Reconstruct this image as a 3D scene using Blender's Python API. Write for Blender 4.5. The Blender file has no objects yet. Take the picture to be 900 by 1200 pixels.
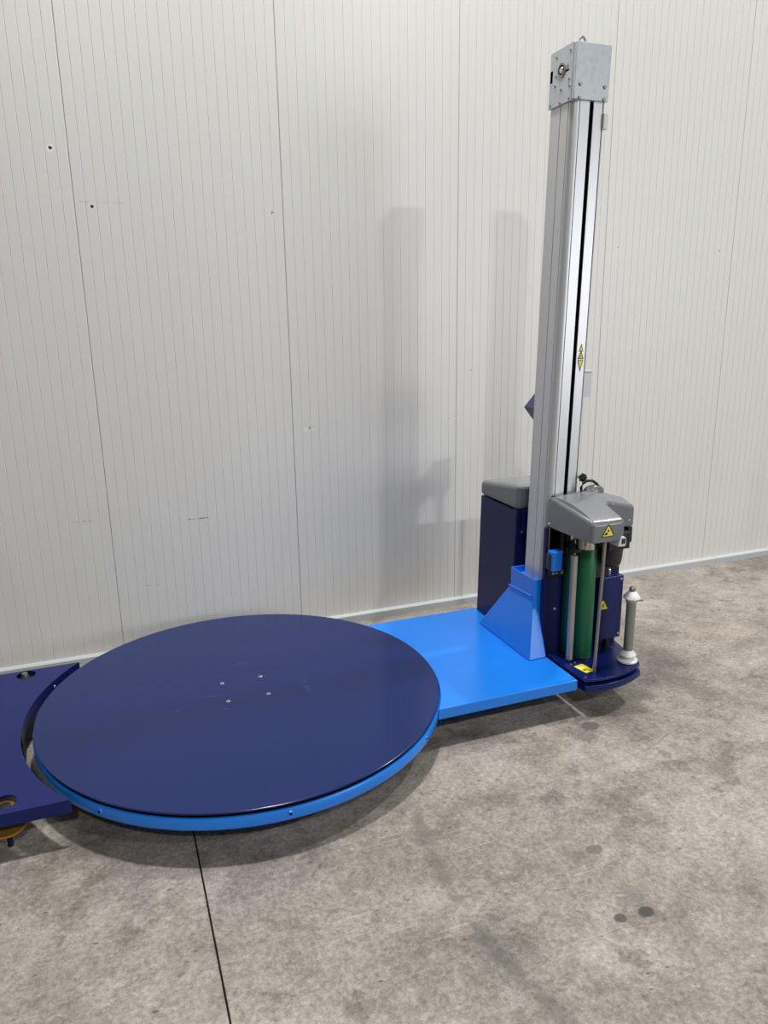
import bpy, bmesh, math, random
from mathutils import Vector, Matrix
random.seed(4)
SC = bpy.context.scene
COL = SC.collection

# ------------------------------------------------------------------ camera
cam_d = bpy.data.cameras.new('camera')
cam_d.sensor_fit = 'VERTICAL'; cam_d.sensor_height = 36.0
cam_d.lens = 36.0 * 870.0 / 1200.0
cam_d.clip_start = 0.05
cam_o = bpy.data.objects.new('camera', cam_d); COL.objects.link(cam_o)
cf = Vector((0.33763224, 0.90644258, -0.25370519)); cr = Vector((0.93562026, -0.35269052, -0.01497069)); cu = Vector((0.10304949, 0.23231713, 0.96716573))
M = Matrix((cr, cu, -cf)).transposed().to_4x4(); M.translation = Vector((0, 0, 1.5))
cam_o.matrix_world = M
SC.camera = cam_o

# ------------------------------------------------------------------ world, lamps, exposure
w = bpy.data.worlds.new('world'); SC.world = w; w.use_nodes = True
w.node_tree.nodes['Background'].inputs[0].default_value = (0.8, 0.87, 1.0, 1)
w.node_tree.nodes['Background'].inputs[1].default_value = 0.12
SC.view_settings.view_transform = 'Standard'; SC.view_settings.look = 'None'
SC.view_settings.gamma = 1.0; SC.view_settings.use_curve_mapping = False
SC.view_settings.exposure = 0.0

def lamp(name, loc, power, sx=0.6, sy=0.6, col=(1, 0.99, 0.975), rot=(0, 0, 0)):
    d = bpy.data.lights.new(name, 'AREA'); d.shape = 'RECTANGLE'; d.size = sx; d.size_y = sy
    d.energy = power; d.color = col
    o = bpy.data.objects.new(name, d); o.location = loc; o.rotation_euler = rot; COL.objects.link(o)
    return o
# hall lamps hung from the roof: one row above the machine, one row well behind the camera
for x in (0.9, 5.8):
    lamp('hall_lamp', (x, 2.75, 6.2), 275, 0.35, 0.35)
for x in (-0.35, 4.55):
    lamp('hall_lamp', (x, -4.95, 6.3), 300, 0.35, 0.35)
# added fill brightening front faces, placed as an unseen opening far behind the camera
lamp('unseen_front_fill', (11.0, -10.3, 2.3), 640, 7.0, 4.2, (0.93, 0.96, 1.0), (math.radians(90), 0, 0))

# ------------------------------------------------------------------ materials
def srgb(r, g, b):
    f = lambda c: (c / 255 / 12.92) if c / 255 <= 0.04045 else ((c / 255 + 0.055) / 1.055) ** 2.4
    return (f(r), f(g), f(b), 1)

class NT:
    def __init__(s, name):
        s.m = bpy.data.materials.new(name); s.m.use_nodes = True
        s.t = s.m.node_tree; s.N = s.t.nodes; s.bsdf = s.N['Principled BSDF']
    def new(s, kind, **kw):
        n = s.N.new(kind)
        for k, v in kw.items(): setattr(n, k, v)
        return n
    def link(s, a, b): s.t.links.new(a, b)
    def put(s, inp, v):
        if hasattr(v, 'is_output') or isinstance(v, bpy.types.NodeSocket): s.link(v, inp)
        else: inp.default_value = v
    def math(s, op, a, b=0.0, c=0.0, clamp=False):
        n = s.new('ShaderNodeMath', operation=op, use_clamp=clamp)
        for i, v in enumerate((a, b, c)): s.put(n.inputs[i], v)
        return n.outputs[0]
    def ramp(s, v, lo, hi, a=0.0, b=1.0):
        n = s.new('ShaderNodeMapRange'); n.interpolation_type = 'SMOOTHSTEP'
        for i, q in enumerate((v, lo, hi, a, b)): s.put(n.inputs[i], q)
        return n.outputs[0]
    def noise(s, vec, scale, detail=4, rough=0.55, dist=0.0, dims='3D'):
        n = s.new('ShaderNodeTexNoise'); n.noise_dimensions = dims
        s.link(vec, n.inputs['Vector']); n.inputs['Scale'].default_value = scale
        n.inputs['Detail'].default_value = detail; n.inputs['Roughness'].default_value = rough
        n.inputs['Distortion'].default_value = dist
        return n.outputs['Fac']
    def mapping(s, vec, loc=(0, 0, 0), rot=(0, 0, 0), sc=(1, 1, 1)):
        n = s.new('ShaderNodeMapping'); s.link(vec, n.inputs[0])
        n.inputs[1].default_value = loc; n.inputs[2].default_value = rot; n.inputs[3].default_value = sc
        return n.outputs[0]
    def mix(s, f, a, b, blend='MIX'):
        n = s.new('ShaderNodeMix', data_type='RGBA', blend_type=blend)
        s.put(n.inputs[0], f); s.put(n.inputs[6], a); s.put(n.inputs[7], b)
        return n.outputs[2]
    def vmath(s, op, a, b):
        n = s.new('ShaderNodeVectorMath', operation=op)
        s.put(n.inputs[0], a); s.put(n.inputs[1], b)
        return n
    def bump(s, h, strength=0.3, dist=0.002):
        n = s.new('ShaderNodeBump'); n.inputs['Strength'].default_value = strength
        n.inputs['Distance'].default_value = dist; s.link(h, n.inputs['Height'])
        s.link(n.outputs[0], s.bsdf.inputs['Normal'])

def paint(name, col, rough=0.35, metal=0.0, spec=0.5, var=0.06, bump=0.05, scale=60, coat=0.0, rvar=0.06):
    n = NT(name); g = n.new('ShaderNodeNewGeometry').outputs['Position']
    a = n.noise(g, 5, 4); b = n.noise(g, scale, 3)
    dark = tuple(c * (1 - var * 2) for c in col[:3]) + (1,); lite = tuple(min(1, c * (1 + var * 2)) for c in col[:3]) + (1,)
    n.bsdf.inputs['Base Color'].default_value = col
    n.bsdf.inputs['Roughness'].default_value = rough
    n.bsdf.inputs['Metallic'].default_value = metal
    n.bsdf.inputs['Specular IOR Level'].default_value = spec
    n.bsdf.inputs['Coat Weight'].default_value = coat
    if bump: n.bump(b, bump, 0.001)
    return n.m

def disc_paint():
    n = NT('navy_turntable_paint'); g = n.new('ShaderNodeNewGeometry').outputs['Position']
    base = srgb(12, 32, 86)
    # small pale scuffs near the middle
    sc = 0.0
    tot = None
    for (x, y, rx, ry, a) in ((0.14, 2.56, 0.03, 0.012, 0.2), (0.27, 2.62, 0.06, 0.018, -0.1), (0.3, 2.5, 0.03, 0.012, 0.5), (0.62, 2.55, 0.02, 0.09, -0.4), (0.42, 2.85, 0.07, 0.012, 0.0)):
        v = n.mapping(g, loc=(0, 0, 0)); 
        d = n.vmath('SUBTRACT', g, (x, y, 0.12)).outputs[0]
        d = n.mapping(d, rot=(0, 0, a), sc=(1 / rx, 1 / ry, 0))
        L = n.vmath('LENGTH', d, (0, 0, 0)).outputs['Value']
        m = n.ramp(L, 1.0, 0.3)
        tot = m if tot is None else n.math('MAXIMUM', tot, m)
    st = n.noise(n.mapping(g, rot=(0, 0, 0.3), sc=(30, 120, 1)), 1.5, 6, 0.7)
    scuff = n.math('MULTIPLY', tot, n.ramp(st, 0.52, 0.72))
    fine = n.math('MULTIPLY', n.ramp(n.noise(n.mapping(g, rot=(0, 0, 0.9), sc=(3, 60, 1)), 2.0, 5, 0.7), 0.68, 0.8), 0.16)
    sp = n.math('MULTIPLY', n.ramp(n.noise(g, 45, 2), 0.79, 0.83), 0.6)
    f = n.math('MULTIPLY', scuff, 0.55)
    c = n.mix(f, base, srgb(120, 130, 165)); c = n.mix(fine, c, srgb(80, 90, 140)); c = n.mix(sp, c, srgb(14, 16, 40))
    n.link(c, n.bsdf.inputs['Base Color'])
    n.bsdf.inputs['Roughness'].default_value = .17
    n.bsdf.inputs['Specular IOR Level'].default_value = 0.4
    n.bump(n.noise(g, 160, 2), 0.04, 0.0005)
    return n.m

def wall_mat():
    n = NT('white_wall_panel'); g = n.new('ShaderNodeNewGeometry').outputs['Position']
    a = n.ramp(n.noise(n.mapping(g, sc=(1, 1, 0.5)), 0.9, 4), 0.3, 0.7)
    c = srgb(217, 216, 212)
    grime = n.ramp(n.noise(n.mapping(g, sc=(1, 1, 0.25)), 3.0, 6, 0.65), 0.5, 0.85, 0, 0.35)
    low = n.ramp(n.new('ShaderNodeSeparateXYZ').outputs[2], 0, 1)
    sx = n.new('ShaderNodeSeparateXYZ'); n.link(g, sx.inputs[0])
    lowm = n.ramp(sx.outputs[2], 1.1, 0.1)
    c = n.mix(n.math('MULTIPLY', grime, lowm), c, srgb(178, 170, 158))
    # drill holes with chipped paint round them
    wob = n.math('MULTIPLY', n.math('SUBTRACT', n.noise(g, 130, 3), 0.5), 0.012)
    for (x, z, r, chip) in ((-0.096, 2.171, 0.008, 0.008), (0.037, 1.957, 0.009, 0.002), (0.786, 1.957, 0.004, 0), (0.918, 0.99, 0.005, 0), (0.896, 0.983, 0.0025, 0.006), (1.655, 0.991, 0.005, 0.004), (1.665, 0.984, 0.003, 0), (1.784, 1.229, 0.003, 0), (2.646, 1.841, 0.005, 0.004), (3.338, 1.834, 0.005, 0.004), (2.776, 1.294, 0.003, 0)):
        d = n.vmath('SUBTRACT', g, (x, 3.474, z)).outputs[0]
        L = n.vmath('LENGTH', n.mapping(d, sc=(1, 0.05, 1)), (0, 0, 0)).outputs['Value']
        L = n.math('ADD', L, wob)
        if chip: c = n.mix(n.ramp(L, r + chip, r + chip * .4, 0, .7), c, srgb(242, 241, 238))
        c = n.mix(n.ramp(L, r, r * .6), c, srgb(30, 28, 26))
    # short brown scrape and two thin level pencil lines
    for (x0, x1, z, t, colr, k) in ((0.308, 0.411, 0.595, .004, srgb(95, 88, 84), .8), (-0.021, 0.175, 1.975, .002, srgb(150, 146, 140), .5), (-0.195, -0.082, 0.636, .003, srgb(120, 116, 110), .5),
                                    (0.082, 0.164, 0.297, .004, srgb(140, 128, 116), .4), (2.673, 3.084, 0.179, .003, srgb(150, 140, 132), .4)):
        mx = n.math('MULTIPLY', n.ramp(sx.outputs[0], x0, x0 + .01), n.ramp(sx.outputs[0], x1, x1 - .01))
        mz = n.ramp(n.math('ABSOLUTE', n.math('SUBTRACT', sx.outputs[2], z)), t, t * .4)
        nz = n.ramp(n.noise(g, 60, 4, .7), .42, .6)
        c = n.mix(n.math('MULTIPLY', n.math('MULTIPLY', n.math('MULTIPLY', mx, mz), nz), k), c, colr)
    n.link(c, n.bsdf.inputs['Base Color'])
    n.bsdf.inputs['Roughness'].default_value = .38
    n.bsdf.inputs['Specular IOR Level'].default_value = 0.5
    n.bump(n.noise(n.mapping(g, sc=(1, 1, .35)), 3.5, 3), 0.35, 0.006)
    return n.m

def floor_mat():
    n = NT('worn_grey_concrete'); g = n.new('ShaderNodeNewGeometry').outputs['Position']
    wrp = n.new('ShaderNodeTexNoise'); n.link(g, wrp.inputs['Vector']); wrp.inputs['Scale'].default_value = 2.5; wrp.inputs['Detail'].default_value = 5
    wv = n.vmath('ADD', g, n.vmath('MULTIPLY', n.vmath('SUBTRACT', wrp.outputs['Color'], (.5, .5, .5)).outputs[0], (.16, .16, .16)).outputs[0]).outputs[0]
    big = n.ramp(n.noise(g, 1.1, 6, .6), .35, .65)
    med = n.ramp(n.noise(n.mapping(wv, loc=(3, 7, 1)), 4.5, 12, .74), .36, .66)
    mot = n.ramp(n.noise(n.mapping(wv, loc=(8, 2, 1)), 13.0, 9, .7), .36, .66)
    fine = n.noise(g, 70, 8, .8)
    c = n.mix(big, srgb(112, 107, 102), srgb(150, 145, 139))
    c = n.mix(n.math('MULTIPLY', med, .7), c, srgb(168, 164, 158))
    c = n.mix(n.math('MULTIPLY', mot, .5), c, srgb(104, 99, 93))
    # cloudy darker oil-stained zones
    cl = n.ramp(n.noise(n.mapping(wv, loc=(9, 3, 0)), 3.0, 9, .68), .50, .68)
    c = n.mix(n.math('MULTIPLY', cl, .85), c, srgb(96, 91, 86))
    lt_ = n.ramp(n.noise(n.mapping(wv, loc=(21, 3, 0)), 2.6, 9, .7), .52, .68)
    c = n.mix(n.math('MULTIPLY', lt_, .45), c, srgb(184, 180, 173))
    cl2 = n.ramp(n.noise(n.mapping(wv, loc=(1, 13, 0)), 9.0, 6, .6), .58, .68)
    c = n.mix(n.math('MULTIPLY', cl2, .65), c, srgb(92, 88, 83))
    wm = n.ramp(n.noise(n.mapping(g, loc=(5, 5, 0)), 2.0, 3), .45, .7)
    c = n.mix(n.math('MULTIPLY', wm, .25), c, srgb(152, 142, 124))
    # chalky white rubs
    ch = n.ramp(n.noise(n.mapping(wv, loc=(2, 9, 0), rot=(0, 0, .8), sc=(1, 1.8, 1)), 12, 10, .85), .56, .70)
    c = n.mix(n.math('MULTIPLY', ch, .6), c, srgb(206, 203, 197))
    f2 = n.ramp(fine, .3, .7, .64, 1.3)
    grit = n.ramp(n.noise(n.mapping(wv, loc=(6, 1, 3)), 34, 8, .75), .38, .64)
    c = n.mix(n.math('MULTIPLY', grit, .2), c, srgb(186, 182, 176))
    gr2 = n.ramp(n.noise(n.mapping(wv, loc=(16, 1, 3)), 24, 6, .7), .58, .70)
    c = n.mix(n.math('MULTIPLY', gr2, .3), c, srgb(88, 84, 79))
    cc = n.new('ShaderNodeCombineXYZ'); [n.link(f2, cc.inputs[i]) for i in range(3)]
    c = n.mix(1.0, c, cc.outputs[0], 'MULTIPLY')
    c = n.mix(1.0, c, (.94, .92, .90, 1), 'MULTIPLY')
    bc = n.new('ShaderNodeBrightContrast'); n.link(c, bc.inputs[0]); bc.inputs[1].default_value = .034; bc.inputs[2].default_value = .12; c = bc.outputs[0]
    # fine scratches in several directions
    for k, (a, s) in enumerate(((.4, 1.), (-.7, 1.1), (1.3, .9), (2.2, 1.3))):
        v = n.noise(n.mapping(wv if k % 2 else g, loc=(k * 3.1, k, 0), rot=(0, 0, a), sc=(2.0 * s, 130 * s, 1)), 1.0, 4, .6)
        patch = n.ramp(n.noise(n.mapping(g, loc=(k * 5, 1, 2)), 1.8, 3), .5, .62)
        m = n.math('MULTIPLY', n.ramp(v, .64, .70), patch)
        c = n.mix(n.math('MULTIPLY', m, .35), c, srgb(205, 200, 194) if k % 2 == 0 else srgb(78, 74, 70))
    # small dark chips
    vo = n.new('ShaderNodeTexVoronoi'); n.link(n.mapping(wv, sc=(1, 2.2, 1)), vo.inputs['Vector']); vo.inputs['Scale'].default_value = 10
    chip = n.math('MULTIPLY', n.ramp(vo.outputs['Distance'], .085, .05), n.ramp(n.noise(n.mapping(g, loc=(4, 4, 4)), 2.4, 3), .44, .52))
    c = n.mix(n.math('MULTIPLY', chip, .75), c, srgb(62, 58, 56))
    sx = n.new('ShaderNodeSeparateXYZ'); n.link(g, sx.inputs[0])
    # dried drops
    wob = n.math('MULTIPLY', n.math('SUBTRACT', n.noise(g, 40, 3), .5), .012)
    for (x, y, rx, ry, colr, k) in ((1.134, 1.306, .019, .017, srgb(62, 60, 57), .85), (1.211, 1.299, .025, .020, srgb(56, 54, 51), .9), (1.632, 2.133, .040, .033, srgb(80, 74, 70), .8),
                                    (1.228, 1.55, .030, .022, srgb(84, 78, 74), .7), (1.398, 2.118, .05, .03, srgb(104, 98, 92), .45), (1.162, 1.542, .10, .07, srgb(100, 92, 88), .35), (1.234, 1.367, .07, .05, srgb(104, 106, 104), .4)):
        d = n.mapping(n.vmath('SUBTRACT', g, (x, y, 0)).outputs[0], sc=(1 / rx, 1 / ry, 0))
        L = n.math('ADD', n.vmath('LENGTH', d, (0, 0, 0)).outputs['Value'], n.math('MULTIPLY', wob, 18))
        soft = .75 if rx < .045 else .2
        c = n.mix(n.ramp(L, 1.05, soft, 0, k), c, colr)
    # curved tyre mark running towards the viewer
    dx = n.math('SUBTRACT', sx.outputs[0], n.math('ADD', .766, n.math('MULTIPLY', n.math('SUBTRACT', sx.outputs[1], 1.44), n.math('MULTIPLY', n.math('SUBTRACT', 1.665, sx.outputs[1]), -.35))))
    tm = n.math('MULTIPLY', n.ramp(n.math('ABSOLUTE', n.math('ADD', dx, n.math('MULTIPLY', wob, 1.5))), .034, .006), n.ramp(n.noise(wv, 9, 8, .75), .34, .54))
    tm = n.math('MULTIPLY', tm, n.ramp(sx.outputs[1], 2.0, 1.85))
    c = n.mix(n.math('MULTIPLY', tm, .55), c, srgb(82, 80, 74))
    # hairline cracks
    def seg(a, b, r=.0022):
        ax, ay = a; bx, by = b; L = math.hypot(bx - ax, by - ay); ang = math.atan2(by - ay, bx - ax)
        d = n.vmath('SUBTRACT', g, (ax, ay, 0)).outputs[0]
        rr = n.new('ShaderNodeVectorRotate'); rr.rotation_type = 'Z_AXIS'; n.link(d, rr.inputs['Vector']); rr.inputs['Angle'].default_value = -ang
        s = n.new('ShaderNodeSeparateXYZ'); n.link(rr.outputs[0], s.inputs[0])
        w_ = n.math('MULTIPLY', n.math('SUBTRACT', n.noise(g, 9, 3), .5), .03)
        across = n.ramp(n.math('ABSOLUTE', n.math('ADD', s.outputs[1], w_)), r, r * .3)
        along = n.math('MULTIPLY', n.ramp(s.outputs[0], 0, .02), n.ramp(s.outputs[0], L, L - .02))
        return n.math('MULTIPLY', across, along)
    for a, b, k in (((1.706, 2.188), (1.951, 2.182), .6), ((1.951, 2.182), (2.071, 2.171), .6), ((2.071, 2.171), (2.117, 2.223), .6), ((1.716, 1.912), (1.962, 2.002), .6), ((1.962, 2.002), (2.429, 2.119), .5),
                    ((2.313, 2.395), (2.776, 2.519), .4), ((1.388, 1.953), (1.46, 1.645), .35), ((0.977, 1.285), (1.285, 1.254), .4)):
        c = n.mix(n.math('MULTIPLY', seg(a, b), k), c, srgb(72, 68, 64))
    n.link(c, n.bsdf.inputs['Base Color'])
    n.link(n.ramp(med, 0, 1, .5, .72), n.bsdf.inputs['Roughness'])
    n.bsdf.inputs['Specular IOR Level'].default_value = .35
    n.bump(n.math('ADD', fine, med), .25, .0015)
    return n.m

def galv_mat():
    n = NT('galvanised_steel'); g = n.new('ShaderNodeNewGeometry').outputs['Position']
    vo = n.new('ShaderNodeTexVoronoi'); n.link(g, vo.inputs['Vector']); vo.inputs['Scale'].default_value = 45
    f = n.math('ADD', n.math('MULTIPLY', vo.outputs['Distance'], .6), n.math('MULTIPLY', n.noise(g, 18, 5), .6))
    n.link(n.mix(n.ramp(f, .2, .8), srgb(178, 185, 190), srgb(190, 196, 202)), n.bsdf.inputs['Base Color'])
    n.bsdf.inputs['Metallic'].default_value = .35
    n.link(n.ramp(f, .2, .8, .3, .48), n.bsdf.inputs['Roughness'])
    return n.m

MT = dict(
    wall=wall_mat(), floor=floor_mat(), disc=disc_paint(), galv=galv_mat(),
    joint=paint('dark_floor_joint', srgb(46, 42, 40), .9, spec=.1),
    plain=paint('painted_hall_wall', srgb(110, 110, 108), .6),
    roof=paint('grey_roof_deck', srgb(80, 80, 80), .8),
    base=paint('white_plinth_metal', srgb(182, 185, 187), .4, var=.03),
    sky=paint('light_blue_paint', srgb(26, 124, 226), .25, var=.02, spec=.5),
    navy=paint('navy_paint', srgb(7, 24, 88), .28, spec=.35),
    navy2=paint('deep_navy_cabinet_paint', srgb(10, 16, 68), .34, spec=.3),
    grey=paint('grey_moulded_plastic', srgb(108, 111, 115), .24, bump=0, coat=.3),
    alu=paint('anodised_aluminium', srgb(200, 201, 204), .36, metal=.45, var=.02),
    aluf=paint('clear_anodised_front', srgb(196, 199, 206), .40, metal=.45, var=.02),
    steel=paint('dull_steel', srgb(150, 145, 138), .38, metal=.8, var=.06),
    chrome=paint('polished_steel', srgb(205, 200, 194), .2, metal=.95, var=.05),
    zinc=paint('brushed_steel_tube', srgb(176, 172, 164), .36, metal=.7, var=.05),
    tube=paint('grey_green_steel_tube', srgb(140, 144, 134), .36, metal=.6, var=.05),
    green=paint('green_rubber_roller', srgb(14, 96, 60), .42, var=.07, scale=120),
    black=paint('black_rubber', srgb(14, 14, 15), .5, spec=.4),
    brown=paint('dark_brown_plastic', srgb(40, 31, 30), .4),
    dark=paint('slot_shadow_black', srgb(4, 4, 4), 1.0, spec=0.0),  # near-black standing in for shade in slots and gaps; also on hidden supports
    white=paint('white_nylon', srgb(225, 227, 226), .4, var=.02),
    offw=paint('pale_grey_plastic', srgb(205, 207, 212), .4, var=.02),
    gold=paint('yellow_zinc_steel', srgb(176, 132, 62), .35, metal=.6, var=.15),
    yellow=paint('yellow_sticker_vinyl', srgb(232, 220, 20), .4, var=.02),
    screw=paint('zinc_screw', srgb(190, 190, 190), .35, metal=.6),
    panelblue=paint('slate_blue_console_paint', srgb(46, 50, 84), .4, var=.04),
)

# ------------------------------------------------------------------ helpers
def tag(o, label=None, cat=None, group=None, kind=None):
    if label: o['label'] = label
    if cat: o['category'] = cat
    if group: o['group'] = group
    if kind: o['kind'] = kind
    return o

def world_loc(o):
    v = Vector((0, 0, 0))
    while o: v += o.location; o = o.parent
    return v

def link(name, bm, mat, parent=None, bevel=0, seg=2, smooth=False, mats=None, angle=40):
    """one mesh object; vertices are given in world metres"""
    bmesh.ops.recalc_face_normals(bm, faces=bm.faces)
    lo = Vector([min(v.co[i] for v in bm.verts) for i in range(3)]); hi = Vector([max(v.co[i] for v in bm.verts) for i in range(3)])
    c = Vector(((lo.x + hi.x) / 2, (lo.y + hi.y) / 2, lo.z))
    bmesh.ops.translate(bm, verts=bm.verts, vec=-c)
    me = bpy.data.meshes.new(name); bm.to_mesh(me); bm.free()
    for m in (mats or [mat]): me.materials.append(m if not isinstance(m, str) else MT[m])
    if smooth:
        for p in me.polygons: p.use_smooth = True
        me.set_sharp_from_angle(angle=math.radians(angle))
    o = bpy.data.objects.new(name, me); COL.objects.link(o)
    o.parent = parent; o.location = c - (world_loc(parent) if parent else Vector((0, 0, 0)))
    if bevel:
        b = o.modifiers.new('bevel', 'BEVEL'); b.width = bevel; b.segments = seg; b.limit_method = 'ANGLE'; b.angle_limit = math.radians(35)
        if not smooth:
            for p in me.polygons: p.use_smooth = True
            me.set_sharp_from_angle(angle=math.radians(angle))
        b.harden_normals = True
    return o

def B(x0, x1, y0, y1, z0, z1, bm=None, m=0):
    bm = bm or bmesh.new()
    vs = [bm.verts.new((x, y, z)) for z in (z0, z1) for y in (y0, y1) for x in (x0, x1)]
    for f in ((0, 2, 3, 1), (4, 5, 7, 6), (0, 1, 5, 4), (1, 3, 7, 5), (3, 2, 6, 7), (2, 0, 4, 6)):
        bm.faces.new([vs[i] for i in f]).material_index = m
    return bm

def PR(pts, z0, z1, bm=None, m=0):
    """vertical prism over a plan polygon; z1 may be a function"""
    bm = bm or bmesh.new()
    f0 = z0 if callable(z0) else (lambda x, y: z0); f1 = z1 if callable(z1) else (lambda x, y: z1)
    a = [bm.verts.new((x, y, f0(x, y))) for x, y in pts]; b = [bm.verts.new((x, y, f1(x, y))) for x, y in pts]
    n = len(pts)
    bm.faces.new(a[::-1]).material_index = m; bm.faces.new(b).material_index = m
    for i in range(n): bm.faces.new((a[i], a[(i + 1) % n], b[(i + 1) % n], b[i])).material_index = m
    return bm

def LA(cx, cy, prof, n=48, bm=None, m=0, axis=None, top=None):
    """lathe: prof = [(r,z)...] from bottom to top round a vertical axis; closed at both ends"""
    bm = bm or bmesh.new(); rings = []
    for r, z in prof:
        rings.append([bm.verts.new((cx + r * math.cos(2 * math.pi * k / n), cy + r * math.sin(2 * math.pi * k / n), z)) for k in range(n)])
    for a, b in zip(rings, rings[1:]):
        for k in range(n): bm.faces.new((a[k], a[(k + 1) % n], b[(k + 1) % n], b[k])).material_index = m
    bm.faces.new(rings[0][::-1]).material_index = m; bm.faces.new(rings[-1]).material_index = m
    return bm

def TU(path, r, n=12, bm=None, m=0):
    """round bar along a path"""
    bm = bm or bmesh.new(); path = [Vector(p) for p in path]; rings = []
    for i, p in enumerate(path):
        d = (path[min(i + 1, len(path) - 1)] - path[max(i - 1, 0)]).normalized()
        u = d.cross(Vector((0, 0, 1)) if abs(d.z) < .9 else Vector((1, 0, 0))).normalized(); v = d.cross(u)
        rings.append([bm.verts.new(p + (u * math.cos(2 * math.pi * k / n) + v * math.sin(2 * math.pi * k / n)) * r) for k in range(n)])
    for a, b in zip(rings, rings[1:]):
        for k in range(n): bm.faces.new((a[k], a[(k + 1) % n], b[(k + 1) % n], b[k])).material_index = m
    bm.faces.new(rings[0][::-1]).material_index = m; bm.faces.new(rings[-1]).material_index = m
    return bm

def shear(bm, z0, k=.0235):
    for v in bm.verts: v.co.x += k * (v.co.z - z0)
    return bm

def screw_at(parent, p, nrm, r=.006, h=.003, mat='screw', name='screw'):
    """hex headed screw on a surface"""
    bm = bmesh.new(); nrm = Vector(nrm).normalized()
    bmesh.ops.create_cone(bm, cap_ends=True, segments=12, radius1=r, radius2=r * .8, depth=h)
    q = Vector((0, 0, 1)).rotation_difference(nrm)
    for v in bm.verts: v.co = q @ (v.co + Vector((0, 0, h * .45))) + Vector(p)
    return link(name, bm, mat, parent, smooth=True)

def plate2d(polys, org, U, V, mats, name, parent, t=.0006):
    """thin layered sticker: polys = [(points, layer, material index)], on the plane org + u*U + v*V"""
    org, U, V = Vector(org), Vector(U).normalized(), Vector(V).normalized(); N = U.cross(V)
    bm = bmesh.new()
    for pts, lay, m in polys:
        z0, z1 = t * lay * .5, t * (lay * .5 + .5)
        a = [bm.verts.new(org + U * u + V * v + N * z0) for u, v in pts]; b = [bm.verts.new(org + U * u + V * v + N * z1) for u, v in pts]
        k = len(pts)
        bm.faces.new(a[::-1]).material_index = m; bm.faces.new(b).material_index = m
        for i in range(k): bm.faces.new((a[i], a[(i + 1) % k], b[(i + 1) % k], b[i])).material_index = m
    return link(name, bm, None, parent, mats=mats)

def circ(cx, cy, r, n=14, a0=0, a1=2 * math.pi):
    return [(cx + r * math.cos(a0 + (a1 - a0) * k / n), cy + r * math.sin(a0 + (a1 - a0) * k / n)) for k in range(n)]

# ------------------------------------------------------------------ the hall
X0, X1, Y0, Y1, ZT, FZ = -7.08, 17.4, -10.5, 3.474, 7.0, -.042   # FZ: height of the floor
fl = link('floor', B(X0, X1, Y0, Y1 + .03, FZ - .12, FZ - .012), 'joint'); tag(fl, 'worn grey concrete floor', kind='structure')
edges = [X0, -3.545, .123, 3.793, 7.46, 11.13, 14.8, X1]
for a, b in zip(edges, edges[1:]):
    link('concrete_slab', B(a + .0022, b - .0022, Y0, Y1 + .03, FZ - .0125, FZ), 'floor', fl, bevel=.0015, seg=1)

wb = link('wall_back', B(X0, X1, Y1 + .012, Y1 + .12, FZ, ZT), 'wall'); tag(wb, 'white ribbed sandwich panel wall', kind='structure')
P = .8661
def panel_mesh():
    bm = bmesh.new(); pts = [(.0006, .012), (.0006, .003), (.0032, 0)]
    n = 20; s = (P - .0) / n
    for k in range(1, n):
        x = k * s
        pts += [(x - .0018, 0), (x - .0006, .0017), (x + .0006, .0017), (x + .0018, 0)]
    pts += [(P - .0032, 0), (P - .0006, .003), (P - .0006, .012)]
    lo = [bm.verts.new((x, y, FZ)) for x, y in pts]; hi = [bm.verts.new((x, y, ZT)) for x, y in pts]
    for i in range(len(pts) - 1): bm.faces.new((lo[i], lo[i + 1], hi[i + 1], hi[i]))
    bm.faces.new((lo[-1], lo[0], hi[0], hi[-1]))
    bm.faces.new(lo[::-1]); bm.faces.new(hi)
    bmesh.ops.recalc_face_normals(bm, faces=bm.faces)
    me = bpy.data.meshes.new('wall_panel'); bm.to_mesh(me); bm.free(); me.materials.append(MT['wall']); return me
pm = panel_mesh(); k = 0
x = -.031 - 8 * P
while x < X1 - .5:
    o = bpy.data.objects.new('wall_panel', pm); COL.objects.link(o); o.parent = wb
    o.location = Vector((x, Y1, 0)) - world_loc(wb); x += P
for nm, bx in (('wall_left', (X0 - .12, X0, Y0, Y1 + .12, FZ, ZT)), ('wall_right', (X1, X1 + .12, Y0, Y1 + .12, FZ, ZT)), ('wall_front', (X0 - .12, X1 + .12, Y0 - .12, Y0, FZ, ZT))):
    tag(link(nm, B(*bx), 'plain'), kind='structure')
tag(link('ceiling', B(X0 - .12, X1 + .12, Y0 - .12, Y1 + .12, ZT, ZT + .15), 'roof'), kind='structure')
for a, b in ((X0, 3.5215), (3.5245, X1)):
    bm = bmesh.new(); sec = [(Y1, FZ), (Y1 - .026, FZ), (Y1 - .026, FZ + .034), (Y1 - .022, FZ + .038), (Y1 - .004, FZ + .041), (Y1, FZ + .041)]
    A = [bm.verts.new((a, y, z)) for y, z in sec]; Bb = [bm.verts.new((b, y, z)) for y, z in sec]
    bm.faces.new(A); bm.faces.new(Bb[::-1])
    for i in range(6): bm.faces.new((A[i], A[(i + 1) % 6], Bb[(i + 1) % 6], Bb[i]))
    tag(link('baseboard_back', bm, 'base'), kind='structure')

# ------------------------------------------------------------------ the wrapping machine
root = bpy.data.objects.new('pallet_wrapping_machine', None); COL.objects.link(root); root.location = (1.0, 2.63, FZ)
tag(root, 'pallet wrapping machine with a round navy turntable, light blue base and tall grey mast', 'machine')
DX, DY = .396, 2.629

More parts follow.
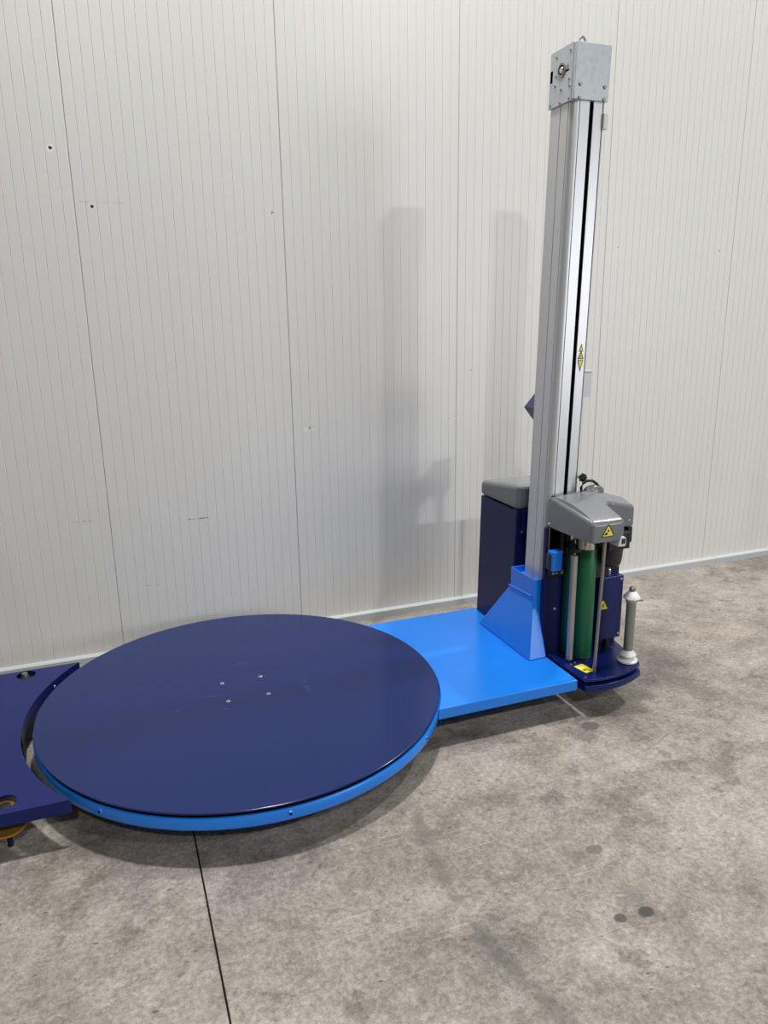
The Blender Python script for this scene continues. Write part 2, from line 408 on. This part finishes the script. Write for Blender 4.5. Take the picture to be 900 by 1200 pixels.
# turntable
rim = link('turntable_rim', LA(DX, DY, [(.742, .0655), (.748, .0645), (.750, .067), (.750, .101), (.748, .104), (.700, .104)], 160), 'sky', root, smooth=True)
for ang in (-135.2, -90.4, -45, 180, 0, 45, 90, 135):
    a = math.radians(ang); c = Vector((DX + .750 * math.cos(a), DY + .750 * math.sin(a), .087)); nn = (math.cos(a), math.sin(a), 0)
    b = screw_at(rim, c, nn, .0085, .004, 'sky', 'bolt')
    bm = bmesh.new(); bmesh.ops.create_cone(bm, cap_ends=True, segments=10, radius1=.0038, radius2=.0038, depth=.002)
    q = Vector((0, 0, 1)).rotation_difference(Vector(nn))
    for v in bm.verts: v.co = q @ (v.co + Vector((0, 0, .0045))) + c
    link('bolt_socket', bm, 'dark', rim)
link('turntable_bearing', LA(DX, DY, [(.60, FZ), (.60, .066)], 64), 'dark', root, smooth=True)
link('gap_shade_ring', LA(DX, DY, [(.742, .103), (.742, .1145)], 128), 'dark', root, smooth=True)  # near-black ring painting in the shade of the gap under the disc
disc = link('turntable', LA(DX, DY, [(.744, .1140), (.7465, .1150), (.7465, .1195), (.7450, .1205), (.7445, .1205), (.740, .1205), (.30, .1205)], 180), 'disc', root, smooth=True)
for (x, y) in ((.320, 2.7085), (.472, 2.7085), (.320, 2.5575), (.472, 2.5575)):
    o = screw_at(disc, (x, y, .1203), (0, 0, 1), .0085, .0015, 'screw', 'screw')
    bm = bmesh.new(); bmesh.ops.create_cone(bm, cap_ends=True, segments=6, radius1=.0035, radius2=.0035, depth=.0006)
    for v in bm.verts: v.co += Vector((x, y, .1219))
    link('screw_socket', bm, 'dark', disc)

# light blue base platform: plate with folded skirt, dark underframe
arc = [(DX + .752 * math.cos(math.radians(a)), DY + .752 * math.sin(math.radians(a))) for a in range(33, -33, -3)]
pl = [(1.629, 2.222), (1.629, 3.05), (DX + .70, 3.05)] 
bm = PR([(.96, 2.222), (1.629, 2.222), (1.629, 3.05), (.96, 3.05)], .066, .110)
# cut the disc-side with the circle: keep it simple by following the rim
bm.free()
a0 = math.degrees(math.asin((3.05 - DY) / .752)); a1 = math.degrees(math.asin((2.222 - DY) / .752))
pts = [(DX + .7515 * math.cos(math.radians(a0 + (a1 - a0) * i / 24)), DY + .7515 * math.sin(math.radians(a0 + (a1 - a0) * i / 24))) for i in range(25)]
pts += [(1.629, 2.222), (1.629, 3.05)]
link('base_platform', PR(pts, .066, .110), 'sky', root, bevel=.003, seg=2)
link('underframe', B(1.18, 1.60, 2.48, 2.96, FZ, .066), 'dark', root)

# gusset that carries the column socket
bm = bmesh.new()
lo = [(1.538, 2.436, .110), (1.625, 2.438, .110), (1.625, 2.872, .110), (1.532, 2.872, .110)]
hi = [(1.592, 2.512, .362), (1.612, 2.506, .362), (1.62, 2.70, .350), (1.592, 2.700, .350)]
V = [bm.verts.new(p) for p in lo + hi]
for f in ((3, 2, 1, 0), (4, 5, 6, 7), (0, 1, 5, 4), (1, 2, 6, 5), (2, 3, 7, 6), (3, 0, 4, 7)): bm.faces.new([V[i] for i in f])
g = link('column_gusset', bm, 'sky', root, bevel=.006, seg=3)
link('weld_seam', TU([(1.588, 2.512, .364), (1.588, 2.60, .358), (1.588, 2.698, .352)], .0045, 8), 'sky', g, smooth=True)

# column socket: open-topped box in light blue
SX0, SX1, SY0, SY1 = 1.588, 1.80, 2.494, 2.685
bm = PR([(SX0, SY0), (SX1, SY0), (SX1, SY1), (SX0, SY1)], .110, .440)
bmesh.ops.recalc_face_normals(bm, faces=bm.faces)
top = [f for f in bm.faces if f.normal.z > .9]
r = bmesh.ops.inset_region(bm, faces=top, thickness=.006)
ext = bmesh.ops.extrude_face_region(bm, geom=top); vs = [e for e in ext['geom'] if isinstance(e, bmesh.types.BMVert)]
bmesh.ops.translate(bm, verts=vs, vec=(0, 0, -.03)); bmesh.ops.delete(bm, geom=top, context='FACES')
so = link('column_socket', bm, 'sky', root, bevel=.003, seg=2)

# mast: extruded aluminium profile, leaning very slightly
def mastx(z): return .0235 * (z - .858)
mp = [(1.640, 2.640), (1.640, 2.576), (1.644, 2.576), (1.644, 2.573), (1.640, 2.573), (1.640, 2.526), (1.6435, 2.526), (1.6435, 2.5235), (1.640, 2.5235), (1.6415, 2.516), (1.646, 2.508), (1.653, 2.5025), (1.662, 2.500),
      (1.670, 2.500), (1.670, 2.504), (1.6725, 2.504), (1.6725, 2.500), (1.6735, 2.4995), (1.7130, 2.4995), (1.7130, 2.530), (1.7305, 2.530), (1.7305, 2.4995), (1.768, 2.4995), (1.768, 2.504), (1.7715, 2.504), (1.7715, 2.500), (1.776, 2.501), (1.778, 2.504),
      (1.778, 2.56), (1.774, 2.56), (1.774, 2.563), (1.778, 2.563), (1.778, 2.640)]
mast = link('mast', shear(PR(mp, .20, 2.25), .858), 'alu', root, smooth=True, angle=25)
link('slot_shade_fill', shear(B(1.7134, 1.7301, 2.5035, 2.529, .21, 2.245), .858), 'dark', mast)  # solid black fill paints the shade inside the slot
for (a, b, c, d) in ((1.6408, 1.6436, 2.5733, 2.5757), (1.6405, 1.6432, 2.5237, 2.5258), (1.6702, 1.6723, 2.5008, 2.5038), (1.7682, 1.7713, 2.5008, 2.5038)):
    link('groove_shade_strip', shear(B(a, b, c, d, .21, 2.245), .858), 'dark', mast)  # thin black fillers darken the grooves in place of shade
# warning arrows on the front of the mast, right of the slot
zc = 1.333; xs = 1.7495 + mastx(zc)
tri = lambda cx, cy, w_, h_: [(cx - w_, cy), (cx + w_, cy), (cx, cy + h_)]
polys = [(tri(0, -.003, .0145, .034), 1, 1), (tri(0, .0012, .0088, .021), 2, 0),
         (tri(0, .026, .0105, .031), 1, 1), (tri(0, .0285, .0068, .021), 2, 0),
         ([(-.0135, -.006), (0, -.053), (.0135, -.006)], 1, 1), ([(-.0092, -.0085), (0, -.041), (.0092, -.0085)], 2, 0),
         ([(-.0012, .004), (.0012, .004), (.0009, .013), (-.0009, .013)], 3, 1)]
plate2d(polys, (xs, 2.4994, zc), (1, 0, 0), (.0235, 0, 1), ['yellow', 'black'], 'arrow_sticker', mast)

# mast head of galvanised plate
mh = link('mast_head', shear(B(1.6365, 1.7835, 2.489, 2.650, 2.240, 2.424), .858), 'galv', root, bevel=.003, seg=2)
sd = link('side_plate', shear(B(1.6340, 1.6372, 2.505, 2.650, 2.238, 2.426), .858), 'galv', mh, bevel=.001, seg=1)
LX = lambda z: 1.634 + mastx(z)
for (y, z) in ((2.61, 2.403), (2.522, 2.403), (2.522, 2.311), (2.611, 2.31), (2.571, 2.288), (2.517, 2.288), (2.517, 2.247), (2.573, 2.245), (2.635, 2.25), (2.535, 2.357), (2.607, 2.340)):
    screw_at(mh, (LX(z), y, z), (-1, 0, 0), .0048, .0035, 'steel')
bm = bmesh.new()
def xring(bm, y, z, r0, r1, h):
    n = 28; x0 = LX(z)
    for (ra, rb, xa, xb) in ((r0, r0, 0, h), (r0, r1, h, h), (r1, r1, h, 0)):
        A = [bm.verts.new((x0 - xa, y + ra * math.cos(2 * math.pi * k / n), z + ra * math.sin(2 * math.pi * k / n))) for k in range(n)]
        Bq = [bm.verts.new((x0 - xb, y + rb * math.cos(2 * math.pi * k / n), z + rb * math.sin(2 * math.pi * k / n))) for k in range(n)]
        for k in range(n): bm.faces.new((A[k], A[(k + 1) % n], Bq[(k + 1) % n], Bq[k]))
xring(bm, 2.571, 2.352, .024, .018, .004)
link('bearing_ring', bm, 'steel', mh, smooth=True)
screw_at(mh, (LX(2.352), 2.571, 2.352), (-1, 0, 0), .018, .0015, 'dark', 'bearing_seal')
screw_at(mh, (LX(2.352) - .001, 2.571, 2.352), (-1, 0, 0), .012, .004, 'chrome', 'shaft_end')
for sy, sz, w_, h_ in ((2.637, 2.345, .007, .020), (2.536, 2.343, .010, .003)):
    link('oblong_hole', B(LX(sz) - .0006, LX(sz) + .0008, sy - w_, sy + w_, sz - h_, sz + h_), 'dark', mh)
for (xx, z) in ((1.695, 2.288), (1.694, 2.244), (1.799, 2.286), (1.798, 2.245)):
    screw_at(mh, (xx - .002, 2.489, z), (0, -1, 0), .0065, .006, 'steel')
ring = [(1.712 + .011 * math.cos(a), 2.515, 2.430 + .016 * math.sin(a)) for a in [math.pi * k / 10 for k in range(11)]]
link('lifting_eye', TU(ring, .004, 8), 'steel', mh, smooth=True)
# small white limit switch and its cable on the mast's right flank
ls = link('limit_switch', shear(B(1.770, 1.789, 2.488, 2.515, 2.150, 2.202), .858), 'white', root, bevel=.002)
link('switch_cable', shear(TU([(1.781, 2.515, 2.235), (1.781, 2.515, 2.20), (1.7805, 2.515, 2.15), (1.7805, 2.515, 1.90), (1.7805, 2.515, 1.50), (1.7805, 2.515, 1.30)], .0026, 8), .858), 'steel', ls, smooth=True)
jb = link('junction_box', shear(PR([(1.779, 2.53), (1.830, 2.53), (1.845, 2.545), (1.845, 2.59), (1.779, 2.59)], 1.178, 1.275), .858), 'offw', root, bevel=.003)
link('box_lid', shear(B(1.779, 1.838, 2.528, 2.592, 1.277, 1.283), .858), 'white', jb, bevel=.001)
screw_at(jb, (1.853, 2.56, 1.236), (1, 0, 0), .006, .010, 'black', 'button')

# control cabinet behind the mast
cab = link('control_cabinet', shear(B(1.600, 1.90, 2.694, 3.022, .110, .686), .110), 'navy2', root, bevel=.006, seg=3)
cz = lambda x, y: .799 - (y - 2.694) * .125
bm = PR([(1.595, 2.688), (1.905, 2.688), (1.905, 3.026), (1.595, 3.026)], .688, cz); shear(bm, .110)
link('cabinet_cover', bm, 'grey', cab, bevel=.022, seg=5)
link('cabinet_flap', shear(B(1.628, 1.80, 2.6865, 2.694, .60, .685), .110), 'navy', cab, bevel=.002)
screw_at(cab, (1.640, 2.6935, .590), (0, -1, 0), .004, .004, 'screw')
screw_at(cab, (1.610, 2.70, .694), (-1, 0, 0), .004, .004, 'black')
# slate blue operating console on an arm behind the mast
bm = bmesh.new()
sec = [(1.742, 1.105), (1.800, 1.035), (1.88, 1.035), (1.88, 1.175), (1.80, 1.168)]
A = [bm.verts.new((x, 2.79, z)) for x, z in sec]; Bb = [bm.verts.new((x, 2.88, z)) for x, z in sec]
bm.faces.new(A); bm.faces.new(Bb[::-1])
for i in range(5): bm.faces.new((A[i], A[(i + 1) % 5], Bb[(i + 1) % 5], Bb[i]))
con = link('control_console', bm, 'panelblue', root, bevel=.004, seg=2)
link('console_post', B(1.82, 1.85, 2.82, 2.85, .74, 1.05), 'navy2', con, bevel=.003)
link('console_hinge', B(1.79, 1.81, 2.82, 2.85, 1.164, 1.178), 'black', con)

# ---------------- film carriage
car = link('carriage_backplate', PR([(1.615, 2.462), (1.985, 2.462), (1.985, 2.484), (1.615, 2.484)], .085, .668), 'navy2', root, bevel=.003)
link('bright_edge_strip', B(1.624, 1.6265, 2.455, 2.462, .50, .668), 'steel', car)
for xx in (1.675, 1.70, 1.725):
    link('shaft_guard', LA(xx, 2.44, [(.011, .56), (.011, .668)], 16), 'black', car, smooth=True)
link('sensor_bracket', PR([(1.621, 2.42), (1.668, 2.42), (1.684, 2.462), (1.621, 2.462)], .495, .578), 'sky', car, bevel=.005, seg=3)
link('sensor', B(1.6155, 1.622, 2.432, 2.46, .50, .565), 'brown', car, bevel=.002)
link('interior_shade_sheet', B(1.629, 1.80, 2.458, 2.4622, .56, .668), 'dark', car)  # black sheet painting in the shade of the carriage interior
link('connector', B(1.622, 1.69, 2.436, 2.461, .468, .494), 'black', car, bevel=.003)
for xx in (1.636, 1.652, 1.676): screw_at(car, (xx, 2.436, .482), (0, -1, 0), .005, .004, 'gold' if xx > 1.66 else 'screw')
screw_at(car, (1.668, 2.462, .315), (0, -1, 0), .006, .004, 'screw')

def bow(n=18, x0=1.645, x1=1.935, y=2.203, yr=2.236, b=.030):
    out = []
    for i in range(n + 1):
        t = i / n; out.append((x0 + (x1 - x0) * t, y + (yr - y) * t - b * 4 * t * (1 - t)))
    return out
plan = bow() + [(1.948, 2.250), (1.953, 2.27), (1.990, 2.480), (1.636, 2.480)]
bp = link('carriage_base_plate', PR(plan, .105, .115), 'navy', root, bevel=.0015)
link('plate_spacer', PR([(1.665, 2.23), (1.93, 2.26), (1.96, 2.47), (1.66, 2.47)], .088, .105), 'black', root)
link('safety_skirt', PR([(x + .004, y - .004) for x, y in bow()] + [(1.944, 2.246), (1.95, 2.27), (1.985, 2.475), (1.650, 2.475)], .062, .090), 'navy', root, bevel=.003)
for (x, y) in ((1.664, 2.222), (1.675, 2.335), (1.70, 2.345), (1.944, 2.30), (1.93, 2.41)): screw_at(bp, (x, y, .115), (0, 0, 1), .004, .003, 'gold')
# yellow instruction sticker on the base plate: pictogram of rollers and hand
c0 = Vector((1.7045, 2.288, .1151)); U_ = Vector((.052, .010, 0)).normalized(); V_ = Vector((-.010, .052, 0)).normalized()
polys = [([(-.023, -.034), (.023, -.034), (.023, .034), (-.023, .034)], 0, 0),
         (circ(-.006, .012, .008), 1, 2), (circ(-.006, .012, .0045), 2, 0), (circ(.008, .002, .007), 1, 2), (circ(.008, .002, .0035), 2, 0),
         ([(-.016, -.012), (-.004, -.018), (.002, -.012), (-.010, -.004)], 1, 1), ([(-.002, -.026), (.016, -.026), (.016, -.023), (-.002, -.023)], 1, 1), ([(-.012, .025), (.012, .025), (.012, .027), (-.012, .027)], 1, 1)]
plate2d(polys, c0, U_, V_, ['yellow', 'black', 'white'], 'instruction_sticker', bp)

# carriage cover: moulded grey hood with a long nose and a side lobe
def hood(bmx):
    bmesh.ops.recalc_face_normals(bmx, faces=bmx.faces)
prof = [(2.20, .742), (2.25, .760), (2.30, .775), (2.355, .788), (2.42, .794), (2.50, .797)]
sm = lambda t: max(0, min(1, t)) ** 2 * (3 - 2 * max(0, min(1, t)))
def ztop(x, y):
    for (ya, za), (yb, zb) in zip(prof, prof[1:]):
        if y <= yb: z = za + (zb - za) * max(0, (y - ya)) / (yb - ya); break
    else: z = prof[-1][1]
    if x > 1.81: z -= (x - 1.81) * .27
    z += .014 * sm((x - 1.70) / .12) * sm((y - 2.34) / .10)
    return z
corners = [((1.649, 2.213), .016), ((1.799, 2.213), .016), ((1.801, 2.350), .030), ((1.962, 2.360), .016), ((1.962, 2.452), .02), ((1.90, 2.488), .02), ((1.632, 2.488), .006)]
def rounded(corners, n=6):
    out = []; L = len(corners)
    for i, (p, r) in enumerate(corners):
        p = Vector(p); a = (Vector(corners[i - 1][0]) - p); b = (Vector(corners[(i + 1) % L][0]) - p)
        a.normalize(); b.normalize(); half = math.acos(max(-1, min(1, a.dot(b)))) / 2
        d = r / math.tan(half); s0 = p + a * d; s1 = p + b * d
        c = p + (a + b).normalized() * (r / math.sin(half))
        t0 = math.atan2(*(s0 - c).yx); t1 = math.atan2(*(s1 - c).yx); dt = (t1 - t0 + math.pi) % (2 * math.pi) - math.pi
        out += [(c.x + r * math.cos(t0 + dt * k / n), c.y + r * math.sin(t0 + dt * k / n)) for k in range(n + 1)]
    return out
ol = rounded(corners)
nr = []
for i in range(len(ol)):
    a = Vector(ol[i - 1]); b = Vector(ol[(i + 1) % len(ol)]); d = (b - a).normalized(); nr.append(Vector((-d.y, d.x)))
R = .015; rings = []; bm = bmesh.new()
ringspec = [(0, None)] + [(R * (1 - math.cos(t)), R * (1 - math.sin(t))) for t in [math.pi / 2 * k / 6 for k in range(7)]]
for ins, dz in ringspec:
    row = []
    for (x, y), n_ in zip(ol, nr):
        q = Vector((x, y)) + n_ * ins
        row.append(bm.verts.new((q.x, q.y, .669 if dz is None else ztop(q.x, q.y) - dz)))
    rings.append(row)
for a, b in zip(rings, rings[1:]):
    for k in range(len(a)): bm.faces.new((a[k], a[(k + 1) % len(a)], b[(k + 1) % len(a)], b[k]))
bm.faces.new(rings[0][::-1]); capf = bm.faces.new(rings[-1])
cap_faces = [capf]
for co, no in [((0, y, 0), (0, 1, 0)) for y in (2.24, 2.27, 2.30, 2.33, 2.355, 2.39, 2.42, 2.45)] + [((x, 0, 0), (1, 0, 0)) for x in (1.68, 1.73, 1.77, 1.81, 1.85, 1.89, 1.93)]:
    es = list({e for f in cap_faces for e in f.edges}); vs = list({v for f in cap_faces for v in f.verts})
    out = bmesh.ops.bisect_plane(bm, geom=cap_faces + es + vs, plane_co=co, plane_no=no)
    cap_faces = [g_ for g_ in out['geom'] if isinstance(g_, bmesh.types.BMFace)]
for f in cap_faces:
    for v in f.verts: v.co.z = ztop(v.co.x, v.co.y)
cov = link('carriage_cover', bm, 'grey', root, smooth=True, angle=50)
screw_at(cov, (1.633, 2.474, .682), (-1, 0, 0), .005, .003, 'screw')
screw_at(cov, (1.934, 2.3595, .694), (0, -1, 0), .005, .003, 'screw')
screw_at(cov, (1.845, 2.3532, .770), (0, -1, 0), .003, .003, 'screw')
# triangular hand-crush warning sticker on the hood nose
T = lambda s, dy=0: [(-.030 * s, -.020 * s + dy), (.030 * s, -.020 * s + dy), (.003 * s, .0285 * s + dy), (-.003 * s, .0285 * s + dy)]
polys = [(T(1), 0, 1), (T(.78, -.0012), 1, 0), (circ(.0065, -.006, .0058, 12), 2, 2), (circ(.0065, -.006, .003, 12), 3, 0), (circ(.001, .0035, .0045, 10), 2, 1),
         ([(-.018, -.012), (-.012, -.004), (-.004, -.002), (-.001, -.008), (-.008, -.013)], 2, 1)]
plate2d(polys, (1.7215, 2.2129, .7085), (1, 0, 0), (0, 0, 1), ['yellow', 'black', 'offw'], 'warning_sticker', cov)
# grey bump, cable and star knob on top of the hood, against the mast's right side
bm = bmesh.new(); bmesh.ops.create_uvsphere(bm, u_segments=20, v_segments=10, radius=1)
for v in bm.verts: v.co = Vector((1.832 + v.co.x * .050, 2.466 + v.co.y * .022, .800 + v.co.z * .028))
link('hood_bump', bm, 'grey', cov, smooth=True)
link('cable_loop', TU([(1.776, 2.47, .800), (1.775, 2.47, .822), (1.782, 2.468, .838), (1.800, 2.466, .847), (1.824, 2.464, .845), (1.846, 2.463, .829), (1.862, 2.462, .806), (1.868, 2.462, .793)], .0058, 10), 'black', cov, smooth=True)
bm = bmesh.new(); star = []
for k in range(32):
    a = 2 * math.pi * k / 32; rr = .0155 + .0035 * math.cos(8 * a); star.append((1.792 + rr * math.cos(a), rr * math.sin(a)))
A = [bm.verts.new((x, 2.478, .856 + z)) for x, z in star]; Bb = [bm.verts.new((x, 2.494, .856 + z)) for x, z in star]
bm.faces.new(A); bm.faces.new(Bb[::-1])
for i in range(32): bm.faces.new((A[i], A[(i + 1) % 32], Bb[(i + 1) % 32], Bb[i]))
kn = link('star_knob', bm, 'black', cov, bevel=.002)
link('knob_stem', TU([(1.797, 2.492, .856), (1.779, 2.52, .856)], .004, 8), 'steel', cov)

# rollers
def roller(cx, cy, r, name='film_roller'):
    o = link(name, LA(cx, cy, [(r - .001, .120), (r, .122), (r, .587), (r - .001, .589)], 40), 'green', root, smooth=True)
    link('roller_end_cap', LA(cx, cy, [(r * .96, .589), (r * .96, .668)], 40), 'chrome', o, smooth=True)
    link('roller_axle', LA(cx, cy, [(.012, .115), (.012, .121)], 16), 'black', o)
    link('worn_roller_lip', LA(cx, cy, [(r * .97, .1175), (r * .99, .1205)], 40), 'gold', o, smooth=True)
    return o
roller(1.766, 2.393, .0385)
roller(1.736, 2.452 - .002, .0335, 'film_roller')
tr = link('tension_roller', LA(1.690, 2.372, [(.0135, .122), (.0145, .123), (.0145, .340), (.01445, .341), (.0145, .342), (.0145, .572), (.0135, .573)], 28), 'zinc', root, smooth=True)
link('roller_axle', LA(1.690, 2.372, [(.006, .114), (.006, .60)], 14), 'steel', tr, smooth=True)
link('axle_bracket', B(1.680, 1.715, 2.36, 2.384, .585, .598), 'black', tr, bevel=.002)
link('bracket_arm', B(1.69, 1.71, 2.372, 2.46, .588, .612), 'black', tr, bevel=.002)
link('upper_axle', LA(1.712, 2.36, [(.013, .60), (.013, .67)], 20), 'steel', tr, smooth=True)
link('guide_rod', TU([(1.725, 2.250, .113), (1.7322, 2.250, .40), (1.739, 2.250, .670)], .0068, 14), 'steel', root, smooth=True)

# drive motor below the hood, with its latch
mo = link('motor', LA(1.852, 2.350, [(.020, .512), (.030, .516), (.037, .528), (.041, .548), (.044, .594), (.049, .598), (.049, .612), (.044, .668)], 36), 'brown', root, smooth=True)
lt = link('motor_latch', PR([(1.735, 2.208), (1.795, 2.208), (1.795, 2.245), (1.735, 2.245)], .0, .01), 'offw', None); bpy.data.objects.remove(lt)
bm = bmesh.new()
sec = [(1.765, .646), (1.797, .643), (1.803, .652), (1.800, .678), (1.790, .684), (1.778, .682), (1.772, .670)]
A = [bm.verts.new((x, 2.205, z)) for x, z in sec]; Bb = [bm.verts.new((x, 2.275, z)) for x, z in sec]
bm.faces.new(A); bm.faces.new(Bb[::-1])
for i in range(7): bm.faces.new((A[i], A[(i + 1) % 7], Bb[(i + 1) % 7], Bb[i]))
lt = link('latch', bm, 'offw', root, bevel=.003, seg=3)
link('latch_window', B(1.780, 1.787, 2.2035, 2.21, .655, .675), 'black', lt); link('latch_window', B(1.789, 1.796, 2.2035, 2.21, .655, .675), 'black', lt)
link('motor_backing', B(1.79, 1.862, 2.37, 2.455, .46, .668), 'black', mo, bevel=.004)  # plain black block covering the backplate between rod and motor
link('motor_flange', B(1.79, 1.89, 2.29, 2.40, .600, .668), 'black', mo, bevel=.004)
link('side_block', B(1.925, 1.947, 2.35, 2.43, .602, .668), 'black', root, bevel=.003)
link('block_arm', B(1.85, 1.93, 2.352, 2.366, .604, .616), 'black', root)
# drive gearbox housing with warning sticker
db = link('drive_housing', B(1.838, 1.950, 2.386, 2.458, .172, .448), 'navy', root, bevel=.003)
for (x, z) in ((1.938, .434), (1.938, .19)): screw_at(db, (x, 2.386, z), (0, -1, 0), .004, .003, 'white')
for (x, m) in ((1.862, 'black'), (1.900, 'zinc')): link('cable_gland', LA(x, 2.425, [(.011, .447), (.011, .468), (.007, .470), (.007, .52)], 16), m, db, smooth=True)
for x in (1.860, 1.905): link('housing_foot', LA(x, 2.42, [(.013, .115), (.013, .145), (.010, .147), (.010, .173)], 16), 'black', db, smooth=True)
polys = [(T(.95), 0, 1), (T(.80, -.001), 1, 0), ([(.000, .010), (.005, .010), (.002, .001), (.006, .001), (-.002, -.014), (.000, -.003), (-.004, -.003)], 2, 1)]
plate2d(polys, (1.853, 2.3858, .327), (1, 0, 0), (0, 0, 1), ['yellow', 'black'], 'electric_warning_sticker', db)

# film reel spindle
rx, ry = 1.908, 2.279
sp = link('reel_spindle', LA(rx, ry, [(.019, .150), (.019, .385)], 32), 'tube', root, smooth=True)
link('reel_base', LA(rx, ry, [(.036, .115), (.041, .118), (.041, .124), (.028, .130), (.020, .133), (.016, .146)], 40), 'white', sp, smooth=True)
link('lower_cone', LA(rx, ry, [(.030, .141), (.034, .143), (.034, .148), (.021, .163), (.0195, .166)], 40), 'white', sp, smooth=True)
link('upper_collar', LA(rx, ry, [(.021, .376), (.023, .378), (.023, .392), (.020, .394)], 32), 'zinc', sp, smooth=True)
link('upper_cone', LA(rx, ry, [(.022, .390), (.033, .392), (.033, .397), (.018, .417), (.014, .420)], 40), 'white', sp, smooth=True)
link('spindle_nut', LA(rx, ry, [(.012, .420), (.012, .434), (.009, .438), (.006, .440)], 8), 'steel', sp)
link('clamp_knob', TU([(rx + .012, ry - .02, .388), (rx + .034, ry - .028, .388)], .0055, 10), 'steel', sp, smooth=True)

# ------------------------------------------------------------------ dark blue platform on the left
pr = bpy.data.objects.new('loading_platform', None); COL.objects.link(pr); pr.location = (-.75, 2.65, FZ)
tag(pr, 'low dark blue steel platform with a curved cut-out edge beside the turntable', 'platform')
aS, aE = math.asin((3.150 - DY) / .800), math.asin((2.157 - DY) / .776)
pts = []
for i in range(41):
    t = i / 40; a = math.pi - (aS + (aE - aS) * t); R = .800 + (.776 - .800) * t
    pts.append((DX + R * math.cos(a), DY + R * math.sin(a)))
outer = pts + [(-1.30, 2.157), (-1.30, 3.150)]
HB, HF = (-.412, 3.108), (-.405, 2.218)
def top_with_holes(outer, holes, z0, z1):
    bm = bmesh.new()
    def ring(pp, z):
        vs = [bm.verts.new((x, y, z)) for x, y in pp]; es = [bm.edges.new((vs[i], vs[(i + 1) % len(vs)])) for i in range(len(vs))]; return vs, es
    rings = []
    for z in (z0, z1):
        E = []; R_ = []
        for pp in [outer] + holes:
            v, e = ring(pp, z); E += e; R_.append(v)
        bmesh.ops.triangle_fill(bm, edges=E, use_beauty=True); rings.append(R_)
    for a, b in zip(*rings):
        for i in range(len(a)):
            j = (i + 1) % len(a); bm.faces.new((a[i], a[j], b[j], b[i]))
    return bm
top = link('deck_plate', top_with_holes(outer, [circ(*HB, .036, 28), circ(*HF, .036, 28)], .104, .110), 'navy', pr)
def skirt(path, z0, z1, t):
    bm = bmesh.new(); L = len(path); rows = []
    for i, (x, y) in enumerate(path):
        a = Vector(path[max(i - 1, 0)]); b = Vector(path[min(i + 1, L - 1)]); d = (b - a).normalized(); nn = Vector((-d.y, d.x)) * t
        rows.append([bm.verts.new(p) for p in ((x, y, z0), (x, y, z1), (x + nn.x, y + nn.y, z1), (x + nn.x, y + nn.y, z0))])
    for r0, r1 in zip(rows, rows[1:]):
        for k in range(4): bm.faces.new((r0[k], r0[(k + 1) % 4], r1[(k + 1) % 4], r1[k]))
    bm.faces.new(rows[0]); bm.faces.new(rows[-1][::-1])
    return bm
# arc skirt is only folded down on its outer ends; the middle stays open over the wheels
link('curved_skirt', skirt(pts[:22], .062, .1045, -.004), 'navy', pr, smooth=True)
link('front_skirt', B(-1.30, -.217, 2.157, 2.162, .066, .1045), 'navy', pr, bevel=.001)
link('back_skirt', B(-1.30, -.225, 3.145, 3.150, .066, .1045), 'navy', pr, bevel=.001)
for (hx, hy), mm in ((HB, 'steel'), (HF, 'gold')):
    f = link('levelling_foot', LA(hx, hy, [(.008, FZ), (.008, .080), (.018, .082), (.018, .098), (.012, .100)], 28), 'black', pr, smooth=True)
    link('foot_flange', LA(hx, hy, [(.012, .018), (.050, .020), (.050, .026), (.012, .030)], 28), mm, f, smooth=True)
    link('foot_cup', LA(hx, hy, [(.040, .074), (.040, .090), (.030, .092)], 28), 'gold' if mm == 'gold' else 'black', f, smooth=True)
screw_at(pr, (HB[0] - .004, HB[1] - .006, .10), (0, 0, 1), .014, .022, 'steel', 'foot_bolt')
# castor seen in the gap
for yy in (2.60, 2.69):
    link('wheel', TU([(-.444, yy, FZ + .052), (-.398, yy, FZ + .052)], .052, 24), 'black', pr, smooth=True)
link('axle_bracket', TU([(-.408, 2.64, .030), (-.395, 2.55, .020), (-.372, 2.455, .012)], .006, 8), 'gold', pr, smooth=True)
link('cross_bar', B(-.430, -.398, 2.50, 2.76, .066, .086), 'black', pr, bevel=.004)
for y in (2.62, 2.66, 2.71): screw_at(pr, (-.404, y, .086), (0, 0, 1), .008, .008, 'screw', 'bolt')
screw_at(pr, (DX - .798 * math.cos(.5), DY + .798 * math.sin(.5), .084), (1, -.4, 0), .006, .003, 'screw')
